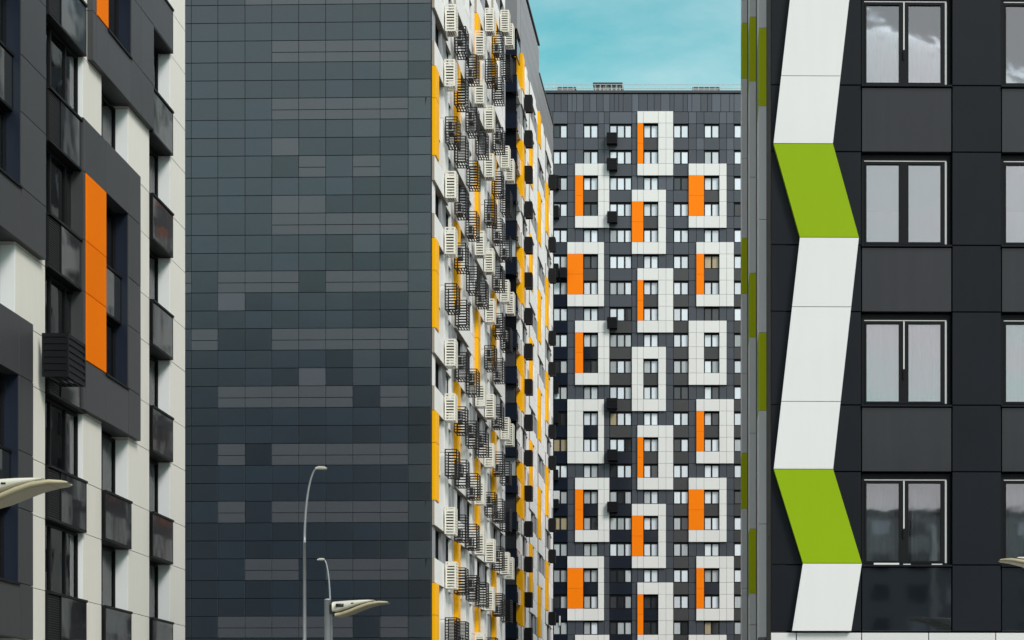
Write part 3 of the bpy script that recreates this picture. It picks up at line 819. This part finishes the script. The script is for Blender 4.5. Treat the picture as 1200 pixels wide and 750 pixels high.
# ================================================================== near charcoal block at the right
YD = 35.6; XD = (903 - CX) * YD / FPX
dd = Vector(((821 - CX) / FPX, 1.0)).normalized()
cblk = thing('apartment_block', 'near charcoal block with large windows and a white and green zigzag ribbon down its corner', 'apartment block', (XD + 6, YD + 10, 0))
FD = Face((XD, YD), (dd.y, -dd.x)); FDs = Face((XD + dd.x * 19.5, YD + dd.y * 19.5), (-dd.x, -dd.y))
def du(px, w=0.0): return FD.hit(px, 500, w)[0]
def dz(py): return FD.hit(1000, py)[1]
HD = 26.0; RD = 13.0
c0 = FD.at(.012, 0, -.3); c1 = FD.at(RD, 0, -.3); c2 = FD.at(RD, 0, -19.5); c3 = FD.at(.012, 0, -19.5)
sto = 3.035
sl0 = dz(662)    # lowest visible sill line
bx = [0.0, du(1009.5), du(1115.6), du(1173.6), du(1279.5), du(1337.5), du(1443), RD]
rec = .12
# core with recesses left for rooms: front slab set back, then rooms as boxes behind the glass
c0b = FD.at(.012, 0, -.9); c1b = FD.at(RD, 0, -.9)
core(cblk, 'wall', ([(c0b.x, c0b.y), (c1b.x, c1b.y), (c2.x, c2.y), (c3.x, c3.y)], 0, HD), 'room_dark')
PD = Panels(cblk, 'facade_panel', 295, .009, .007)
rowz = []
for k in range(-0, 7):
    zs = sl0 + sto * k
    rowz.append((zs, zs + 1.77))
band_top = dz(740)
ncol = len(bx) - 1
for k, (zs, zh) in enumerate(rowz):
    zlow = band_top if k == 0 else rowz[k - 1][1]
    for i in range(ncol):
        win = i in (1, 3, 5)
        if win:
            PD.add(FD, bx[i], bx[i + 1], zlow + .0, zs - .035, 'spandrel_glass' if k == 0 else 'spandrel', -.015, .85)
        else:
            PD.add(FD, bx[i], bx[i + 1], zlow, zs, 'charcoal', 0, .89); PD.add(FD, bx[i], bx[i + 1], zs, zh, 'charcoal', 0, .89)
for i in range(ncol): PD.add(FD, bx[i], bx[i + 1], rowz[-1][1], HD, 'charcoal', 0, .89)
PD.build(R(.10))
PW = Panels(cblk, 'base_panel', 60, .008, .006)
wx = [0.0, du(933), du(1009.5), du(1088), du(1166.5), du(1245), du(1323), du(1400), RD]
for a, e in zip(wx[:-1], wx[1:]): PW.add(FD, a, e, band_top - 1.6, band_top - .02, 'base_white', .03, .9); PW.add(FD, a, e, .1, band_top - 1.6, 'base_white', .03, .9)
PW.build(R(.05))
# windows
def big_window(u0, u1, zs, k, col):
    w, h = u1 - u0, 1.75
    def mk():
        b = MB(); m = 'frame_black'; W1, W2, W3, W4 = .06, .715, .895, w - .185
        hh = h - .13
        b.box(0, W1, -.09, 0, 0, h, m); b.box(w - .07, w, -.09, 0, 0, h, m)
        b.box(W1, w - .07, -.09, -.002, 0, .05, m); b.box(W1, w - .07, -.09, -.002, hh, h, m)
        b.box(W2, W3, -.09, .012, .05, hh, m); b.box(W4 + .0, w - .11, -.09, .012, .05, hh, m)
        b.box(W1, W2, -.07, .010, .05, .09, m); b.box(W3, W4, -.07, .010, .05, .09, m)
        b.box(W1, W2, -.07, .010, hh - .05, hh, m); b.box(W3, W4, -.07, .010, hh - .05, hh, m)
        b.box(W1, W1 + .035, -.07, .009, .09, hh - .05, m)
        return b.mesh('window')
    o = put('window', cached(('big', round(w, 2)), mk), cblk, FD, u0, zs, -rec)
    W1, W2, W3, W4 = .095, .715, .895, w - .185; hh = h - .18
    for a, e in ((W1, W2), (W3, W4)): sub('pane', pane_mesh(e - a, hh - .09, 'glass' if k == 0 else 'glass_coated', .012), o, a, .09, -.03)
    b = MB(); b.box(w - .108, w - .072, -.08, .004, .05, h - .13, 'aluminium')
    if k != 2: b.box((W2 + W3) / 2 - .013, (W2 + W3) / 2 + .013, .012, .03, h * .38, h - .14, 'aluminium'); b.box((W2 + W3) / 2 - .014, (W2 + W3) / 2 + .014, .03, .045, h * .30, h * .40, 'frame_black')
    b.box(.05, w - .08, -.06, .006, h - .128, h - .112, 'aluminium')
    sub('weather_strip', b.mesh('weather_strip'), o, 0, 0, 0)
    # room behind
    b = MB(); z1 = h - .10
    vs = [(0, .12, 0), (w, .12, 0), (w, .12, z1), (0, .12, z1), (0, .68, 0), (w, .68, 0), (w, .68, z1), (0, .68, z1)]
    b.add(vs, [(4, 5, 6, 7), (0, 4, 7, 3), (1, 2, 6, 5), (3, 7, 6, 2), (0, 1, 5, 4)], 'room_pale'); sub('room', b.mesh('room'), o, 0, 0, 0)
    dens = {0: .35, 1: 1.0, 2: 1.0, 3: 1.0}.get(k, 1.0)
    if k == 0:
        sub('curtain', curtain_mesh(.62, 1.5, 'curtain_grey', .03, 5), o, .08, .07, -.42); sub('curtain', curtain_mesh(.5, 1.5, 'curtain_grey', .03, 4), o, 1.0, .07, -.45)
    elif k == 2:
        b = MB(); b.box(.03, .80, -.002, 0, .0, .66, 'curtain'); b.box(.03, .80, -.012, -.010, .66, 1.6, 'blind'); b.box(.80, w - .04, -.002, 0, .0, 1.6, 'blind')
        sub('roller_blind', b.mesh('roller_blind'), o, 0, .04, -.10)
    else:
        sub('curtain', curtain_mesh(w * .48, 1.58, 'curtain', .028, 11 if k == 3 else 7), o, .03, .05, -.115); sub('curtain', curtain_mesh(w * .46, 1.58, 'curtain', .028, 9), o, w * .5, .05, -.125)
    # sill
    b = MB(); b.box(-.01, w + .01, -.25, .045, -.032, 0.0, 'charcoal')
    if k == 0: b.box(.22, .70, .01, .04, .0, .035, 'base_white'); b.box(.78, .92, .01, .035, 0, .018, 'base_white'); b.box(1.32, 1.52, .01, .035, 0, .02, 'base_white')
    put('sill', b.mesh('sill'), cblk, FD, u0, zs, 0)
for k, (zs, zh) in enumerate(rowz):
    if k > 5: continue
    for i in (1, 3): big_window(bx[i] + .012, bx[i + 1] - .012, zs, k, i)
# zigzag ribbon on the front and on the side wall
FRONT = [(-100, 937.5, 1007), (171, 906.5, 976), (280.5, 937.5, 1006.5), (551, 906.8, 976.3), (661, 941, 1010), (740, 928.3, 997.5)]
RW = .13
pts = [(du(a, RW), du(e, RW), dz(y)) for y, a, e in FRONT]
zig = []
def lerp_at(z):
    for p, q in zip(pts[:-1], pts[1:]):
        if q[2] - 1e-6 <= z <= p[2] + 1e-6:
            t = (p[2] - z) / (p[2] - q[2]); return p[0] + (q[0] - p[0]) * t, p[1] + (q[1] - p[1]) * t
segs = [(-100, 92, 'w'), (92, 171, 'w'), (171, 280.5, 'g'), (280.5, 361.5, 'w'), (361.5, 472, 'w'), (472, 551, 'w'), (551, 661, 'g'), (661, 740, 'w')]
def ribbon_piece(face, poly, green, w1):
    ox, oz = poly[0]
    b = MB(); b.prism([(x - ox, z - oz) for x, z in poly], -.002, w1, 'ribbon_green' if green else 'ribbon_white', ('edge_green_lifted' if face is FDs else 'ribbon_green') if green else 'ribbon_white')
    put('ribbon_panel', b.mesh('ribbon_panel'), cblk, face, ox, oz, .002)
for ya, ye, t in segs:
    za, ze = dz(ya) - .006, dz(ye) + .006
    (al, ar), (el, er) = lerp_at(za), lerp_at(ze)
    ribbon_piece(FD, [(el, ze), (er, ze), (ar, za), (al, za)], t == 'g', RW)
zt_ = dz(-100)
for k in range(2):   # continues above the frame
    za, ze = zt_ + 1.78 + k * 6.15, zt_ + k * 6.15
    x = pts[0][0]; ribbon_piece(FD, [(x, ze), (x + 1.12, ze), (x + .62, za), (x - .5, za)], True, RW)
    ze2, za2 = za + .01, ze + 6.14
    ribbon_piece(FD, [(x - .5, ze2), (x + .62, ze2), (x + 1.12, za2), (x, za2)], False, RW)
# side wall with three more ribbons seen edge on
SP_ = Panels(cblk, 'side_panel', 200, .008, .006)
for k in range(9):
    for j in range(10): SP_.add(FDs, j * 1.95, (j + 1) * 1.95 - (.02 if j == 9 else 0), k * 2.88 + .05, (k + 1) * 2.88 + .05, 'side_wall', 0, .3)
SP_.build()
for (depth, g0) in ((2.3, (33, 124)), (9.5, (20, 95)), (18.1, (27, 92))):
    uu = 19.5 - depth; sc = (YD + depth * dd.y) / FPX
    ztop, zbot = CAMZ + (CY - g0[0]) * sc, CAMZ + (CY - g0[1]) * sc
    for k in range(-4, 3):
        ga, ge = ztop + 6.15 * k, zbot + 6.15 * k      # green
        if ga < 3: continue
        ge_ = max(ge, 4.0)
        if ga > 4.2: ribbon_piece(FDs, [(uu - 1.1, ge_), (uu, ge_), (uu + .0, ga), (uu - 1.1, ga)], True, .15)
        wa, we = ge - .008, ge - (6.15 - (ga - ge)) + .008
        we = max(we, dz(738))
        if wa > we + .1:
            ml = (wa + we) / 2
            for p, q in ((wa, ml + .006), (ml - .006, we)): ribbon_piece(FDs, [(uu - 1.1, q), (uu, q), (uu, p), (uu - 1.1, p)], False, .15)
b = MB(); b.box(0, RD, -.6, .06, HD, HD + .15, 'machine_fan'); put('coping', b.mesh('coping'), cblk, FD, 0, 0, 0)

# ================================================================== street lamps
def mast_lamp(name, label, x, y, h, reach, flip):
    t = thing(name, label, 'street lamp', (x, y, 0), 'slender curved street lamps by the slate wall')
    s = -1 if flip else 1
    b = MB(); b.tube([(0, 0, 0), (0, 0, h * .5), (0, 0, h - 1.9)], [.060, .046, .040], 'galvanised', 12); b.tube([(0, 0, .02), (0, 0, .5)], .09, 'galvanised', 12)
    raw('pole', b.mesh('pole', True), t)
    b = MB(); P = []
    for i in range(15):
        a = i / 14 * R(84)
        P.append((s * reach * (1 - math.cos(a)) / (1 - math.cos(R(84))), 0, h - 1.9 + 1.9 * math.sin(a) / math.sin(R(84))))
    b.tube(P, [.034 - .014 * i / 14 for i in range(15)], 'galvanised', 10); raw('arm', b.mesh('arm', True), t)
    b = MB(); e = P[-1]
    b.tube([(e[0] - s * .02, 0, e[2]), (e[0] + s * .06, 0, e[2] + .015), (e[0] + s * .20, 0, e[2] + .01), (e[0] + s * .27, 0, e[2] - .005)], [.03, .05, .048, .02], 'lamp_cream', 10)
    raw('lamp_head', b.mesh('lamp_head', True), t)
    return t
def flat_lamp(label, x, y, h, flip, extra=0.0):
    t = thing('street_lamp', label, 'street lamp', (x, y, 0), 'street lamps with a curved blade head')
    s = -1 if flip else 1
    b = MB(); b.tube([(0, 0, 0), (0, 0, h)], [.075, .062], 'galvanised', 14); b.tube([(0, 0, h), (0, 0, h + .02)], [.066, .05], 'galvanised', 14)
    b.tube([(s * .075, -.0, 0.3), (s * .075, 0, h - .28)], .022, 'galvanised', 8)
    raw('pole', b.mesh('pole', True), t)
    b = MB(); zz = h - .12
    b.box(min(s * .05, s * .14), max(s * .05, s * .14), -.06, .06, zz - .14, zz + .03, 'lamp_black'); raw('clamp', b.mesh('clamp'), t)
    # housing: wedge, lofted cross-sections along x
    def loft(secs, m):
        b = MB(); vs = []; n = 8
        for (X, z0, z1, hw) in secs:
            c = min(.035, (z1 - z0) * .3)
            vs += [(s * X, -hw, z0 + c), (s * X, -hw + c, z0), (s * X, hw - c, z0), (s * X, hw, z0 + c), (s * X, hw, z1 - c), (s * X, hw - c * 1.5, z1), (s * X, -hw + c * 1.5, z1), (s * X, -hw, z1 - c)]
        fs = []
        for i in range(len(secs) - 1):
            for k in range(n): fs.append((i * n + k, i * n + (k + 1) % n, (i + 1) * n + (k + 1) % n, (i + 1) * n + k))
        fs += [tuple(range(n)), tuple(reversed(range((len(secs) - 1) * n, len(secs) * n)))]
        b.add(vs, fs, m); return b
    H = [(.10, -.235, -.045, .10), (.22, -.225, -.035, .15), (.42, -.165, -.022, .17), (.62, -.095, -.012, .17), (.80, -.045, -.006, .14), (.90, -.022, -.006, .10)]
    b = loft([(X, h + a, h + c, w) for X, a, c, w in H], 'lamp_cream')
    b.box(min(s * .19, s * .34), max(s * .19, s * .34), .146, .168, h - .145, h - .085, 'lamp_black'); b.box(min(s * .48, s * .53), max(s * .48, s * .53), .165, .176, h - .085, h - .065, 'lamp_black')
    raw('lamp_housing', b.mesh('lamp_housing', True), t)
    B = [(.16, -.335, -.262, .13), (.28, -.325, -.250, .19), (.45, -.268, -.198, .23), (.64, -.190, -.120, .24), (.82, -.122, -.060, .23), (1.0, -.082, -.032, .20), (1.12, -.072, -.034, .15), (1.17, -.064, -.040, .08)]
    b = loft([(X, h + a, h + c, w) for X, a, c, w in B], 'lamp_blade'); raw('lamp_blade', b.mesh('lamp_blade', True), t)
    b = loft([(X, h + a - .006, h + a + .004, w - .05) for X, a, c, w in B[1:-2]], 'lamp_blade'); raw('diffuser', b.mesh('diffuser'), t)
    return t
def lamp_xy(px, y): return (px - CX) * y / FPX, y
x, y = lamp_xy(357, 48); mast_lamp('street_lamp', 'tall slender grey street lamp whose top curves right in front of the slate wall', x, y, CAMZ + (CY - 549) * 48 / FPX, .30, False)
x, y = lamp_xy(387, 70.8); mast_lamp('street_lamp', 'small distant street lamp curving left just above the cream blade lamp head', x, y, CAMZ + (CY - 656) * 70.8 / FPX, .22, True)
x, y = lamp_xy(384, 36); flat_lamp('thick grey post whose whole cream blade head points right before the slate wall', x, y, CAMZ + (CY - 703) * 36 / FPX, False)
x, y = lamp_xy(-43, 20.6); flat_lamp('cream blade lamp head reaching in from the left edge before the graphite block', x, y, CAMZ + (CY - 561) * 20.6 / FPX, False)
x, y = lamp_xy(1259, 29.3); flat_lamp('cream blade lamp head whose tip pokes in at the right edge by the charcoal block', x, y, CAMZ + (CY - 653) * 29.3 / FPX, True)

# ================================================================== blocks out of view: the low slab seen mirrored, the towers added for reflections
def mirror_block(label, x, y, w, d, h, m, nf, nc, side=False):
    t = thing('apartment_block', label, 'apartment block', (x, y, 0))
    f = Face((x + w / 2, y), (-1, 0))
    if side: f = Face((x - w / 2, y), (0, -1))
    core(t, 'wall', ([(x - w / 2, y - d), (x + w / 2, y - d), (x + w / 2, y), (x - w / 2, y)], 0, h), m)
    if side: w = d
    b = MB(); sw = w / nc; sh = h / nf
    for i in range(nc):
        for j in range(nf):
            b.box(i * sw + .25 * sw, i * sw + .75 * sw, -.1, .03, j * sh + .3 * sh, j * sh + .8 * sh, 'pane_dark' if (i * 7 + j * 3) % 4 else 'pane_bright')
        if side:
            for j in range(nf):
                if (i // 2 + j // 3) % 2 == 1 and j % 3: b.box(i * sw + .24 * sw, i * sw + .76 * sw, -.1, .2, j * sh - .2 * sh, j * sh + .3 * sh, 'wall_white')
                if (i // 2 + j // 3) % 2 == 1: b.box(i * sw + .76 * sw, i * sw + 1.24 * sw, -.1, .2, j * sh, j * sh + sh, 'wall_white')
        elif i % 3 == 1: b.box(i * sw, i * sw + .16 * sw, -.1, .6, 1, h - 1, 'wall_white')
    o = put('window_grid', b.mesh('window_grid'), t, f, 0, 0, 0); o['kind'] = 'stuff'
    b = MB(); b.box(-.2, w + .2, -.4, .3, h, h + .5, 'machine_fan'); put('coping', b.mesh('coping'), t, f, 0, 0, 0)
mirror_block('long low dark slab across the square, seen mirrored in the charcoal block windows', 42, -95, 66, 14, 23, 'wall_grey', 8, 20)
mirror_block('unseen broad dark tower added behind the viewer to darken reflections in the slate wall', -82, -100, 76, 16, 72, 'tower_grey', 24, 20)  # out of view, height set to darken reflections low on the slate wall
mirror_block('unseen tall dark tower added beside the low slab to darken reflections in the far tower', -19, -125, 34, 16, 64, 'tower_grey', 21, 10)  # out of view, added to darken what the far cladding reflects
mirror_block('unseen white and dark tower added behind the charcoal block for the glass balconies to mirror', 30, 150, 44, 45, 52, 'tower_grey', 17, 14, True)  # hidden from view, added so the balcony glass mirrors a dark patterned facade
